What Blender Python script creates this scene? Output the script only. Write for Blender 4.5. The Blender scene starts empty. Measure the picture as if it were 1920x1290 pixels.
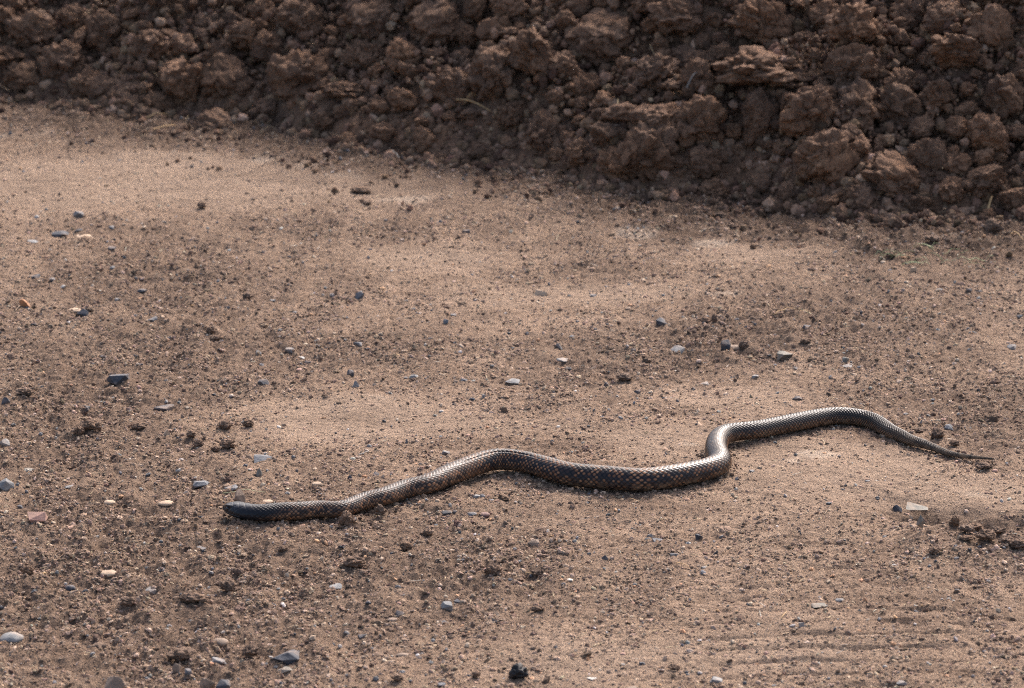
import bpy, bmesh, math, random
import numpy as np
from mathutils import Vector, noise as mn

random.seed(7); rng = np.random.default_rng(7)
SC = bpy.context.scene
COL = SC.collection

# ------------------------------------------------------------------ camera
H = 1.52
PITCH = math.radians(15.1)
LENS = 134.0
FPX = 1920 * LENS / 36.0
cam_d = bpy.data.cameras.new('camera'); cam = bpy.data.objects.new('camera', cam_d); COL.objects.link(cam)
cam.location = (0, 0, H); cam.rotation_euler = (math.radians(90) - PITCH, 0, 0)
cam_d.lens = LENS; cam_d.sensor_width = 36; cam_d.clip_start = 0.05; cam_d.clip_end = 2000
cam_d.dof.use_dof = True; cam_d.dof.focus_distance = 5.13; cam_d.dof.aperture_fstop = 10.5
SC.camera = cam

# ------------------------------------------------------------------ sky, sun, exposure
SUN_EL = math.radians(42); SUN_AZ = math.radians(24)      # azimuth from +Y towards +X
w = bpy.data.worlds.new('World'); SC.world = w; w.use_nodes = True
nt = w.node_tree; nt.nodes.clear()
sky = nt.nodes.new('ShaderNodeTexSky'); sky.sky_type = 'NISHITA'; sky.sun_disc = False
sky.sun_elevation = SUN_EL; sky.sun_rotation = SUN_AZ; sky.dust_density = 5.0; sky.air_density = 0.8; sky.ozone_density = 0.3
bg = nt.nodes.new('ShaderNodeBackground'); bg.inputs[1].default_value = 0.15
wo = nt.nodes.new('ShaderNodeOutputWorld')
nt.links.new(sky.outputs[0], bg.inputs[0]); nt.links.new(bg.outputs[0], wo.inputs[0])
sd = bpy.data.lights.new('sun', 'SUN'); sd.energy = 1.6; sd.angle = math.radians(15); sd.color = (1.0, 0.945, 0.95)
sun = bpy.data.objects.new('sun', sd); COL.objects.link(sun)
sdir = Vector((math.sin(SUN_AZ) * math.cos(SUN_EL), math.cos(SUN_AZ) * math.cos(SUN_EL), math.sin(SUN_EL)))
sun.rotation_euler = (-sdir).to_track_quat('-Z', 'Y').to_euler(); sun.location = (2, 6, 5)
SC.view_settings.view_transform = 'Standard'; SC.view_settings.look = 'None'
SC.view_settings.exposure = 1.34; SC.view_settings.gamma = 1.0; SC.view_settings.use_curve_mapping = False
SC.cycles.filter_width = 1.05; SC.cycles.use_denoising = False
SC.cycles.sample_clamp_direct = 8.0; SC.cycles.sample_clamp_indirect = 2.0; SC.cycles.max_bounces = 5; SC.cycles.diffuse_bounces = 3

# ------------------------------------------------------------------ numeric helpers
def _hash(ix, iy, s):
    h = (ix.astype(np.int64) * 374761393 + iy.astype(np.int64) * 668265263 + s * 1442695041) & 0x7fffffff
    h = ((h ^ (h >> 13)) * 1274126177) & 0x7fffffff
    h = ((h ^ (h >> 16)) * 2246822519) & 0x7fffffff
    return h ^ (h >> 15)
def perlin(x, y, s=0):
    x = np.asarray(x, float); y = np.asarray(y, float)
    x0 = np.floor(x); y0 = np.floor(y); fx = x - x0; fy = y - y0
    u = fx * fx * fx * (fx * (fx * 6 - 15) + 10); v = fy * fy * fy * (fy * (fy * 6 - 15) + 10)
    def g(ix, iy, dx, dy):
        a = (_hash(ix, iy, s) % 4096) * (2 * np.pi / 4096)
        return np.cos(a) * dx + np.sin(a) * dy
    n00 = g(x0, y0, fx, fy); n10 = g(x0 + 1, y0, fx - 1, fy)
    n01 = g(x0, y0 + 1, fx, fy - 1); n11 = g(x0 + 1, y0 + 1, fx - 1, fy - 1)
    return 1.41 * ((n00 * (1 - u) + n10 * u) * (1 - v) + (n01 * (1 - u) + n11 * u) * v)
def fbm(x, y, s=0, o=3, gain=0.5):
    t = 0; a = 1.0
    for k in range(o):
        t = t + a * perlin(x * 2 ** k, y * 2 ** k, s + 17 * k); a *= gain
    return t
def sstep(a, b, x):
    t = np.clip((x - a) / (b - a), 0, 1); return t * t * (3 - 2 * t)

cP, sP = math.cos(PITCH), math.sin(PITCH)
def ray(px, py):                      # direction through a point of the photograph (1920 x 1290)
    dx = (px - 960) / FPX; dy = (645 - py) / FPX
    d = np.array([dx, cP + dy * sP, -sP + dy * cP]); return d / np.linalg.norm(d)
def flat(px, py):                     # where that line of sight meets level ground
    d = ray(px, py); t = H / -d[2]; return d[0] * t, d[1] * t
def ppm(y, z=0.0):                    # photo pixels per metre at a place
    return FPX / (y * cP + (H - z) * sP)

# ------------------------------------------------------------------ terrain
BLOBS = []
for cx, cy, rx, ry, k in [
    (330, 720, 300, 110, .45), (1350, 640, 190, 60, .75), (720, 425, 200, 26, .5), (200, 1110, 340, 170, .6),
    (800, 1080, 330, 80, .45), (1150, 700, 150, 45, .4), (1150, 500, 140, 26, .4), (250, 520, 250, 55, .3),
    (1600, 590, 260, 40, .3), (1760, 450, 200, 40, .7), (420, 1230, 300, 60, .4), (80, 850, 160, 120, .3),
    (1880, 780, 120, 60, .4), (1180, 790, 120, 25, .3), (640, 650, 200, 40, .25), (1870, 1020, 80, 25, .8),
    (1100, 545, 250, 24, -.6), (800, 480, 200, 28, -.4), (300, 340, 360, 50, -.8), (650, 785, 230, 50, -.6),
    (1560, 870, 190, 36, -.9), (1830, 935, 150, 26, -.8), (1250, 830, 100, 26, -.5), (1500, 1215, 300, 60, -.35),
    (1420, 470, 230, 24, -.7), (1100, 1230, 300, 40, -.2), (850, 345, 300, 26, -.6), (1000, 600, 160, 36, -.2),
    (1400, 745, 200, 40, -.3), (1000, 810, 160, 22, -.3)]:
    x, y = flat(cx, cy); p = ppm(y); y2 = flat(cx, cy - ry)[1]
    BLOBS.append((x, y, rx / p, y2 - y, k))
PALE = []
for cx, cy, rx, ry, k in [(505, 300, 45, 9, .9), (590, 312, 40, 8, .8), (1195, 432, 50, 10, 1.0), (1330, 447, 70, 9, .7),
    (1530, 858, 60, 10, 1.0), (1490, 872, 50, 8, .5), (1400, 500, 70, 8, .5), (760, 375, 80, 9, .6), (650, 335, 60, 8, .5), (20, 260, 90, 16, .6),
    (1300, 845, 30, 6, .6), (700, 750, 70, 10, .5), (1370, 552, 60, 7, .6), (1850, 930, 60, 12, .5)]:
    x, y = flat(cx, cy); p = ppm(y); y2 = flat(cx, cy - ry)[1]
    PALE.append((x, y, rx / p, y2 - y, k))

BASE = np.array([flat(x, y) for x, y in [(-600, 150), (0, 196), (200, 215), (420, 244), (650, 288), (900, 326), (1100, 352), (1300, 378),
                                         (1500, 396), (1700, 412), (1920, 432), (2500, 480)]])
def mound_t(x, y):
    L = np.interp(x, BASE[:, 0], BASE[:, 1])
    L = np.where(x < BASE[0, 0], BASE[0, 1] + (BASE[0, 0] - x) * 0.5, L)
    L = np.where(x > BASE[-1, 0], BASE[-1, 1] - (x - BASE[-1, 0]) * 0.4, L)
    return y - L + 0.10 * perlin(x * 3.1, y * 1.0, 5) + 0.05 * perlin(x * 9, y * 4, 6)
def mound_h(x, y):
    t = mound_t(x, y)
    h = 0.02 * sstep(0, 0.12, t) + 0.62 * np.clip(t - 0.05, 0, None)
    h = np.where(h > 0.36, 0.36 + 0.22 * np.tanh((h - 0.36) / 0.22), h)
    h = h * (1 - sstep(3.0, 5.0, t))
    lump = 0.055 * fbm(x * 4.5, y * 4.5, 11, 3) + 0.018 * np.abs(perlin(x * 22, y * 22, 12))
    return np.where(t > 0, h + lump * sstep(0.03, 0.3, t), -0.03 + t * 0.3)
def loose(x, y):
    v = 0.5 + 0.30 * fbm(x * 2.2, y * 0.9, 21, 3)
    for bx, by, rx, ry, k in BLOBS:
        v = v + k * np.exp(-((x - bx) / rx) ** 2 - ((y - by) / ry) ** 2)
    v = v + 0.9 * sstep(-0.38, 0.0, mound_t(x, y))
    return np.clip(v, 0.04, 1.3)
def pale(x, y):
    v = 0 * x
    for bx, by, rx, ry, k in PALE:
        v = v + k * np.exp(-((x - bx) / rx) ** 2 - ((y - by) / ry) ** 2)
    return v
# wheel rut edge at the right: a broken ledge with a crumbly hollow behind it
RUT = np.array([flat(x, y) for x, y in [(1540, 935), (1640, 962), (1700, 978), (1740, 990), (1800, 998), (1850, 1008), (1900, 1018), (1990, 1032)]])
RUTW = [0.0, 0.25, 0.8, 1.0, .9, 1.0, 1.0, 1.0]
TR1 = flat(1620, 1215); TR2 = flat(1480, 1060)
def ground_h(x, y):
    lo = loose(x, y)
    h = 0.012 * perlin(x * 1.3 + 3, y * 0.9, 31) + 0.0055 * fbm(x * 5, y * 4, 32, 2)
    h = h + (0.0016 + 0.0068 * lo * lo) * fbm(x * 24, y * 20, 33, 2)
    b = 1 - np.abs(perlin(x * 75, y * 75, 34)) * 2
    h = h + (0.0008 + 0.0030 * lo) * b
    h = h + (0.0008 + 0.0020 * lo) * perlin(x * 150, y * 140, 35)
    m = np.exp(-((x - TR1[0]) / .26) ** 4 - ((y - TR1[1]) / .17) ** 4)
    ph = (y + 0.35 * (x - TR1[0] + .12) ** 2 + 0.012 * perlin(x * 7, y * 7, 36)) / 0.043
    gate = sstep(-.15, .25, perlin(x * 9, np.floor(ph) * 3.7, 38))
    h = h - 0.0045 * m * gate * sstep(.55, .9, np.cos(ph * 2 * np.pi))
    m2 = np.exp(-((x - TR2[0]) / .17) ** 4 - ((y - TR2[1]) / .2) ** 4)
    ph2 = (y - 0.25 * (x - TR2[0]) + 0.5 * (x - TR2[0]) ** 2 + 0.012 * perlin(x * 7, y * 7, 37)) / 0.034
    h = h - 0.0026 * m2 * sstep(-.2, .3, perlin(x * 8, np.floor(ph2) * 2.9, 43)) * sstep(.5, .9, np.cos(ph2 * 2 * np.pi))
    L = np.interp(x, RUT[:, 0], RUT[:, 1]); wgt = np.interp(x, RUT[:, 0], RUTW)
    d = y - L + 0.03 * perlin(x * 11, y * 6, 39) + 0.012 * perlin(x * 45, y * 40, 40)
    h = h + wgt * (0.010 * np.exp(-((d + 0.07) / 0.07) ** 2) - 0.032 * sstep(-0.012, 0.012, d) * (1 - sstep(0.03, 0.15, d)))
    return h
def terr(x, y):
    return np.maximum(ground_h(x, y), mound_h(x, y))
def at(px, py, dz=0.0):               # the place on the terrain (raised by dz) seen at a photo pixel
    d = ray(px, py); t0 = H / -d[2]; lo_, hi_ = (t0 - .35, t0 + .2) if py > 470 else (5.6, min(t0 + .1, 9.5))
    for n_ in (70 if py > 470 else 160, 24):
        ts = np.linspace(lo_, hi_, n_)
        f = H + d[2] * ts - (terr if py > 180 else mound_h)(d[0] * ts, d[1] * ts) - dz
        k = max(np.argmax(f < 0) if (f < 0).any() else len(ts) - 1, 1); lo_, hi_ = ts[k - 1], ts[k]
    t = lo_ + (hi_ - lo_) * f[k - 1] / (f[k - 1] - f[k] + 1e-12); return np.array([d[0] * t, d[1] * t, H + d[2] * t])
def T1(x, y):
    return float(terr(np.array([x]), np.array([y]))[0])

# ------------------------------------------------------------------ materials
def mat(name):
    m = bpy.data.materials.new(name); m.use_nodes = True
    n = m.node_tree.nodes; return m, n, m.node_tree.links, n['Principled BSDF']
def node(n, t, **k):
    x = n.new(t)
    for a, b in k.items(): setattr(x, a, b)
    return x
def noise_node(n, l, vec, scale, detail=4, rough=.6):
    t = n.new('ShaderNodeTexNoise'); t.inputs['Scale'].default_value = scale; t.inputs['Detail'].default_value = detail
    t.inputs['Roughness'].default_value = rough
    if vec is not None: l.new(vec, t.inputs['Vector'])
    return t
def ramp(n, l, fac, stops):
    r = n.new('ShaderNodeValToRGB'); e = r.color_ramp.elements
    while len(e) < len(stops): e.new(.5)
    for k, (p, c) in enumerate(stops): e[k].position = p; e[k].color = (*c, 1)
    l.new(fac, r.inputs[0]); return r
def mixc(n, l, fac, a, b, mode='MIX'):
    m = n.new('ShaderNodeMix'); m.data_type = 'RGBA'; m.blend_type = mode
    for s, v in ((0, fac), (6, a), (7, b)):
        if hasattr(v, 'is_output'): l.new(v, m.inputs[s])
        elif s == 0: m.inputs[0].default_value = v
        else: m.inputs[s].default_value = (*v, 1)
    return m.outputs[2]
def bump(n, l, hgt, strength, dist, prev=None):
    b = n.new('ShaderNodeBump'); b.inputs['Strength'].default_value = strength; b.inputs['Distance'].default_value = dist
    l.new(hgt, b.inputs['Height'])
    if prev is not None: l.new(prev, b.inputs['Normal'])
    return b.outputs[0]

def ground_mat():
    m, n, l, p = mat('packed_dirt')
    g = n.new('ShaderNodeNewGeometry'); P = g.outputs['Position']
    a = node(n, 'ShaderNodeAttribute', attribute_name='zone')
    sp = n.new('ShaderNodeSeparateColor'); l.new(a.outputs['Color'], sp.inputs[0])
    n1 = noise_node(n, l, P, 3.5, 5, .62); n2 = noise_node(n, l, P, 55, 5, .7); n3 = noise_node(n, l, P, 330, 3, .7)
    c1 = ramp(n, l, n1.outputs[0], [(.3, (.215, .141, .095)), (.52, (.280, .187, .127)), (.72, (.340, .238, .165))])
    c2 = ramp(n, l, n2.outputs[0], [(.28, (.105, .068, .046)), (.48, (.262, .175, .118)), (.72, (.37, .263, .182))])
    c = mixc(n, l, .5, c1.outputs[0], c2.outputs[0])
    c3 = ramp(n, l, n3.outputs[0], [(.30, (.07, .046, .033)), (.5, (.262, .177, .120)), (.72, (.46, .335, .23))])
    c = mixc(n, l, .48, c, c3.outputs[0])
    mp = n.new('ShaderNodeMapping'); mp.inputs['Scale'].default_value = (1.0, 2.6, 1.0); l.new(P, mp.inputs[0])
    n5 = noise_node(n, l, mp.outputs[0], 5.5, 7, .68); n6 = noise_node(n, l, mp.outputs[0], 24, 6, .7)
    st = ramp(n, l, n5.outputs[0], [(.32, (.72, .70, .69)), (.5, (1, 1, 1)), (.66, (1.16, 1.17, 1.19))])
    c = mixc(n, l, 1.0, c, st.outputs[0], 'MULTIPLY')
    st = ramp(n, l, n6.outputs[0], [(.34, (.70, .68, .67)), (.47, (1, 1, 1)), (.7, (1.12, 1.13, 1.14))])
    c = mixc(n, l, 1.0, c, st.outputs[0], 'MULTIPLY')
    c = mixc(n, l, sp.outputs[0], c, (.172, .114, .078))           # loose, moister soil
    c = mixc(n, l, sp.outputs[1], c, (.43, .330, .245))            # pale dried crust
    c = mixc(n, l, sp.outputs[2], c, (.105, .066, .043))           # spilt mound earth; also darkens the rut hollow
    l.new(c, p.inputs['Base Color']); p.inputs['Roughness'].default_value = .95
    p.inputs['Specular IOR Level'].default_value = .15
    b = bump(n, l, n3.outputs[0], 1.0, .006); b = bump(n, l, n2.outputs[0], 1.0, .009, b)
    l.new(b, p.inputs['Normal']); return m
def soil_mat(name, dark, mid, light, s=1.0, rand=.5):
    m, n, l, p = mat(name)
    tc = n.new('ShaderNodeTexCoord'); P = n.new('ShaderNodeNewGeometry').outputs['Position']
    oi = n.new('ShaderNodeObjectInfo')
    n1 = noise_node(n, l, P, 28 * s, 5, .65); n2 = noise_node(n, l, P, 190 * s, 5, .75); n3 = noise_node(n, l, P, 9 * s, 3)
    c1 = ramp(n, l, n1.outputs[0], [(.25, dark), (.52, mid), (.8, light)])
    c2 = ramp(n, l, n2.outputs[0], [(.25, dark), (.5, mid), (.78, light)])
    c = mixc(n, l, .5, c1.outputs[0], c2.outputs[0])
    gr = ramp(n, l, n3.outputs[0], [(.35, (.92, .92, .95)), (.6, (1.1, 1.0, .90))])
    c = mixc(n, l, .8, c, gr.outputs[0], 'MULTIPLY')
    v = ramp(n, l, oi.outputs['Random'], [(0, (.7, .72, .75)), (.5, (1, .97, .95)), (1, (1.45, 1.35, 1.25))])
    c = mixc(n, l, rand, c, v.outputs[0], 'MULTIPLY')
    l.new(c, p.inputs['Base Color']); p.inputs['Roughness'].default_value = .93; p.inputs['Specular IOR Level'].default_value = .25
    b = bump(n, l, n2.outputs[0], 1.0, .008 / s); b = bump(n, l, n1.outputs[0], .9, .016 / s, b)
    l.new(b, p.inputs['Normal']); return m
def stone_mat(name, base, var=.35, rough=.8, dust=.6):
    m, n, l, p = mat(name)
    tc = n.new('ShaderNodeTexCoord'); P = n.new('ShaderNodeNewGeometry').outputs['Position']
    n1 = noise_node(n, l, P, 120, 5, .65); n2 = noise_node(n, l, P, 700, 3, .6); n4 = noise_node(n, l, P, 60, 4)
    d = tuple(x * (1 - var) for x in base); u = tuple(min(.85, x * (1 + var)) for x in base)
    c = ramp(n, l, n1.outputs[0], [(.3, d), (.55, base), (.75, u)]).outputs[0]
    f = ramp(n, l, n4.outputs[0], [(.44, (0, 0, 0)), (.66, (dust, dust, dust))])
    c = mixc(n, l, f.outputs[0], c, (.25, .172, .118))
    l.new(c, p.inputs['Base Color']); p.inputs['Roughness'].default_value = rough; p.inputs['Specular IOR Level'].default_value = .35
    b = bump(n, l, n2.outputs[0], .4, .0008); b = bump(n, l, n1.outputs[0], .5, .002, b)
    l.new(b, p.inputs['Normal']); return m
def inst_mat(name, rough=.92, spec=.2):
    m, n, l, p = mat(name)
    a = node(n, 'ShaderNodeAttribute', attribute_name='col', attribute_type='INSTANCER')
    P = n.new('ShaderNodeNewGeometry').outputs['Position']
    n1 = noise_node(n, l, P, 420, 3, .7)
    v = ramp(n, l, n1.outputs[0], [(.25, (.6, .58, .56)), (.75, (1.3, 1.3, 1.3))])
    c = mixc(n, l, 1.0, a.outputs['Color'], v.outputs[0], 'MULTIPLY')
    l.new(c, p.inputs['Base Color']); p.inputs['Roughness'].default_value = rough; p.inputs['Specular IOR Level'].default_value = spec
    l.new(bump(n, l, n1.outputs[0], .7, .002), p.inputs['Normal']); return m
def plain_mat(name, col, rough=.8):
    m, n, l, p = mat(name)
    P = n.new('ShaderNodeNewGeometry').outputs['Position']; n1 = noise_node(n, l, P, 300, 3)
    c = ramp(n, l, n1.outputs[0], [(.3, tuple(x * .7 for x in col)), (.7, tuple(x * 1.2 for x in col))])
    l.new(c.outputs[0], p.inputs['Base Color']); p.inputs['Roughness'].default_value = rough; return m
def snake_mat():
    m, n, l, p = mat('snake_scales')
    a = node(n, 'ShaderNodeAttribute', attribute_name='col')
    P = n.new('ShaderNodeNewGeometry').outputs['Position']; n1 = noise_node(n, l, P, 900, 3); n2 = noise_node(n, l, P, 130, 5, .7)
    f = n.new('ShaderNodeMath'); f.operation = 'MULTIPLY'; l.new(a.outputs['Alpha'], f.inputs[0])
    r2 = ramp(n, l, n2.outputs[0], [(.42, (0, 0, 0)), (.62, (1, 1, 1))]); l.new(r2.outputs[0], f.inputs[1])
    c = mixc(n, l, f.outputs[0], a.outputs['Color'], (.20, .135, .085))
    l.new(c, p.inputs['Base Color'])
    rr = n.new('ShaderNodeMapRange'); l.new(f.outputs[0], rr.inputs[0]); gl = node(n, 'ShaderNodeAttribute', attribute_name='gloss'); l.new(gl.outputs['Fac'], rr.inputs[3]); rr.inputs[4].default_value = .9
    l.new(rr.outputs[0], p.inputs['Roughness']); sl = n.new('ShaderNodeMapRange'); l.new(gl.outputs['Fac'], sl.inputs[0]); sl.inputs[1].default_value = .32; sl.inputs[2].default_value = .40; sl.inputs[3].default_value = .22; sl.inputs[4].default_value = .20; l.new(sl.outputs[0], p.inputs['Specular IOR Level'])
    l.new(bump(n, l, n1.outputs[0], .25, .0006), p.inputs['Normal']); return m

M = {'ground': ground_mat(),
     'mound': soil_mat('mound_soil', (.048, .028, .018), (.190, .112, .069), (.400, .260, .163)),
     'clod': soil_mat('dark_clod_soil', (.070, .048, .035), (.195, .133, .094), (.36, .257, .183), 2.2, .35),
     'tanclod': soil_mat('dry_clod_soil', (.10, .068, .048), (.20, .138, .097), (.31, .225, .165), 2.0, .3),
     'd': stone_mat('dark_slate', (.050, .055, .066)), 'b': stone_mat('black_stone', (.028, .029, .034)),
     'g': stone_mat('grey_stone', (.13, .133, .138)), 'l': stone_mat('light_grey_stone', (.205, .202, .194)),
     'w': stone_mat('white_stone', (.36, .335, .30), .15), 't': stone_mat('cream_stone', (.42, .30, .20), .2),
     'n': stone_mat('brown_stone', (.22, .155, .11)), 'o': stone_mat('orange_stone', (.40, .19, .09)),
     'p': stone_mat('pink_stone', (.42, .24, .18)), 'm': stone_mat('maroon_stone', (.16, .085, .08)),
     'v': stone_mat('olive_grey_stone', (.16, .15, .125)),
     'crumb': inst_mat('soil_crumb'), 'grit': inst_mat('stone_grit', .75, .35), 'chaff': inst_mat('straw_chaff', .7, .3),
     'straw': plain_mat('dry_straw', (.42, .26, .115)), 'twig': plain_mat('grey_twig', (.20, .17, .14)),
     'blade': plain_mat('pale_green_blade', (.36, .38, .20)), 'green': plain_mat('green_grass', (.11, .13, .045)),
     'char': stone_mat('charred_lump', (.012, .011, .011), .5, .6, .1), 'snake': snake_mat()}

# ------------------------------------------------------------------ object helpers
def link(name, me, material, parent=None, smooth=False):
    if material is not None:
        me.materials.clear(); me.materials.append(material)
    me.polygons.foreach_set('use_smooth', np.full(len(me.polygons), bool(smooth)))
    o = bpy.data.objects.new(name, me); COL.objects.link(o); o.parent = parent; return o
def tag(o, label=None, cat=None, group=None, kind=None):
    for k, v in (('label', label), ('category', cat), ('group', group), ('kind', kind)):
        if v: o[k] = v
    return o
def grid_mesh(name, X, Y, Z):
    ny, nx = X.shape
    co = np.stack([X, Y, Z], -1).reshape(-1, 3)
    i = np.arange(ny * nx).reshape(ny, nx)
    f = np.stack([i[:-1, :-1], i[:-1, 1:], i[1:, 1:], i[1:, :-1]], -1).reshape(-1, 4)
    return quad_mesh(name, co, f)
def quad_mesh(name, co, f):
    me = bpy.data.meshes.new(name)
    me.vertices.add(len(co)); me.vertices.foreach_set('co', np.ascontiguousarray(co, np.float32).ravel())
    me.loops.add(f.size); me.loops.foreach_set('vertex_index', np.ascontiguousarray(f, np.int32).ravel())
    me.polygons.add(len(f)); me.polygons.foreach_set('loop_start', np.arange(0, f.size, f.shape[1], dtype=np.int32))
    me.update(calc_edges=True); return me
def vattr(me, name, arr, typ='FLOAT_COLOR'):
    a = me.attributes.new(name, typ, 'POINT')
    key = {'FLOAT_COLOR': 'color', 'FLOAT_VECTOR': 'vector', 'INT': 'value', 'FLOAT': 'value'}[typ]
    a.data.foreach_set(key, np.ascontiguousarray(arr, np.int32 if typ == 'INT' else np.float32).ravel())
def grow(a, far, n=26):
    s = np.geomspace(.02, abs(far - a), n); return a + s * (1 if far > a else -1)

# ------------------------------------------------------------------ ground (one sheet to the horizon)
xs = np.concatenate([grow(-1.12, -400)[::-1], np.arange(-1.12, -.72, .0065), np.arange(-.72, .72, .0031), np.arange(.72, 1.12, .0065), grow(1.12, 400)])
ys = np.concatenate([grow(3.9, -400)[::-1], np.arange(3.9, 5.7, .0042), np.arange(5.7, 7.5, .0075), grow(7.5, 600)])
X, Y = np.meshgrid(xs, ys)
fade = np.exp(-np.clip(np.hypot(np.clip(np.abs(X) - 1.5, 0, None), np.clip(np.abs(Y - 5.7) - 2.4, 0, None)) / 3, 0, 30))
Z = ground_h(X, Y) * np.clip(fade + .15, 0, 1)
gme = grid_mesh('ground', X, Y, Z)
lo = loose(X, Y); tm = mound_t(X, Y)
rutL = np.interp(X, RUT[:, 0], RUT[:, 1]); rutw = np.interp(X, RUT[:, 0], RUTW)
zone = np.stack([np.clip(.85 * sstep(.28, .95, lo + .42 * fbm(X * 13, Y * 8, 44, 3)) + .12 * perlin(X * 50, Y * 34, 45), 0, .9), np.clip(.14 * sstep(.42, .08, lo) + 1.3 * sstep(.30, .75, pale(X, Y) + .45 * fbm(X * 16, Y * 9, 41, 3)) * np.clip(pale(X, Y), 0, 1), 0, .85),
                 np.clip(sstep(-.42, .02, tm + .14 * fbm(X * 12, Y * 8, 42, 2)) * .88 * (1 - sstep(6, 12, np.abs(X))) + .5 * rutw * np.exp(-((Y - rutL - .06) / .05) ** 2), 0, .9), np.ones_like(X)], -1)
vattr(gme, 'zone', zone.reshape(-1, 4))
tag(link('ground', gme, M['ground'], smooth=True), 'bare tan dirt track with crumbly patches', 'dirt track', kind='structure')

# ------------------------------------------------------------------ clod and stone shapes
def ico(sub):
    bm = bmesh.new(); bmesh.ops.create_icosphere(bm, subdivisions=sub, radius=1)
    co = np.array([v.co[:] for v in bm.verts]); f = np.array([[v.index for v in p.verts] for p in bm.faces]); bm.free(); return co, f
ICO = {k: ico(k) for k in (2, 3, 4, 5)}
def clod_mesh(name, sub, seed, cuts=3, rough=1.0):
    co, f = ICO[sub]; r = random.Random(seed); off = Vector((r.uniform(-50, 50), r.uniform(-50, 50), r.uniform(-50, 50)))
    out = np.empty_like(co)
    for k, p in enumerate(co):
        v = Vector(p)
        v = v + .22 * mn.noise_vector(v * 2.1 + off)
        d = 1 + .34 * mn.noise(v * 1.15 + off) + .20 * mn.noise(v * 2.4 + off)
        f1 = mn.voronoi(v * 1.7 + off)[0]; d += rough * .40 * (.48 - f1[0]) + .16 * mn.noise(v * 3.7 + off)
        f2 = mn.voronoi(v * 4.1 + off)[0]; d += rough * .24 * (.48 - f2[0]) + .08 * mn.noise(v * 7.5 + off)
        if sub >= 4: d += rough * .15 * (.5 - mn.voronoi(v * 9.5 + off)[0][0]) + .06 * mn.noise(v * 13 + off)
        out[k] = p * max(d, .25) + .10 * rough * np.array(mn.noise_vector(v * 5 + off))
    for c in range(cuts):
        n = np.array([r.gauss(0, 1) for _ in range(3)]); n /= np.linalg.norm(n)
        e = out @ n - r.uniform(.5, .95); out -= r.choice([.35, .5, .9]) * np.clip(e, 0, None)[:, None] * n
    out -= (out.max(0) + out.min(0)) / 2; out /= (out.max(0) - out.min(0)) / 2
    return quad_mesh(name, out, f)
def stone_mesh(name, kind, seed):
    r = random.Random(seed); bm = bmesh.new()
    if kind in 'r':
        co, f = ICO[3]; off = Vector((seed * 1.7, seed * .3, 0))
        out = np.array([p * (1 + .16 * mn.noise(Vector(p) * 1.2 + off) + .05 * mn.noise(Vector(p) * 3 + off)) for p in co])
    else:
        npt = {'a': 14, 'f': 13, 'p': 12, 'u': 22}[kind]
        for k in range(npt):
            v = Vector((r.gauss(0, 1), r.gauss(0, 1), r.gauss(0, 1))).normalized()
            q = [math.copysign(abs(c) ** .8, c) for c in v]
            if kind == 'p':
                sc = .25 + .75 * (1 - (q[2] + 1) / 2); q[0] *= sc; q[1] *= sc
            if kind == 'u': q = [v[0], math.copysign(min(abs(v[1]), .5), v[1]), v[2]]
            bm.verts.new(q)
        h = bmesh.ops.convex_hull(bm, input=bm.verts)
        bmesh.ops.delete(bm, geom=list({e for e in h['geom_interior'] + h['geom_unused'] if isinstance(e, bmesh.types.BMVert)}), context='VERTS')
        bmesh.ops.dissolve_limit(bm, angle_limit=.16, verts=bm.verts, edges=bm.edges)
        bmesh.ops.bevel(bm, geom=list(bm.edges), offset=.03, segments=1, affect='EDGES', clamp_overlap=True)
        bmesh.ops.triangulate(bm, faces=bm.faces)
        bmesh.ops.subdivide_edges(bm, edges=[e for e in bm.edges if e.calc_length() > .5], cuts=1)
        bmesh.ops.triangulate(bm, faces=bm.faces); bm.verts.ensure_lookup_table()
        off = Vector((seed * 1.3, 4, 2))
        for v in bm.verts: v.co *= 1 + .07 * mn.noise(v.co * 2.3 + off)
        out = np.array([v.co[:] for v in bm.verts]); bm.verts.index_update(); f = np.array([[v.index for v in p.verts] for p in bm.faces])
    bm.free()
    out = out - (out.max(0) + out.min(0)) / 2; out = out / ((out.max(0) - out.min(0)) / 2)
    return quad_mesh(name, out, f)

# ------------------------------------------------------------------ the mound of earth and its clods
mound = bpy.data.objects.new('soil_mound', None); COL.objects.link(mound); mound.location = (0, float(np.interp(0, BASE[:, 0], BASE[:, 1])), 0)
tag(mound, 'long heap of dark brown cloddy earth behind the bare track', 'mound')
MO = Vector(mound.location)
mx = np.concatenate([grow(-1.35, -7, 22)[::-1], np.arange(-1.35, 1.35, .0085), grow(1.35, 7, 22)])
my = np.concatenate([[5.6, 5.75, 5.9], np.arange(6.0, 8.1, .0095), grow(8.1, 13, 26)])
X, Y = np.meshgrid(mx, my); Z = mound_h(X, Y)
tq = mound_t(X, Y); Z = Z + sstep(0, .1, tq) * (.012 * (1 - 2 * np.abs(perlin(X * 38, Y * 38, 51))) + .006 * perlin(X * 90, Y * 90, 52))
Z = Z - .034 * sstep(.05, .25, tq)
me = grid_mesh('mound_surface', X - MO.x, Y - MO.y, Z)
link('packed_earth', me, M['mound'], mound, True)

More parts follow.
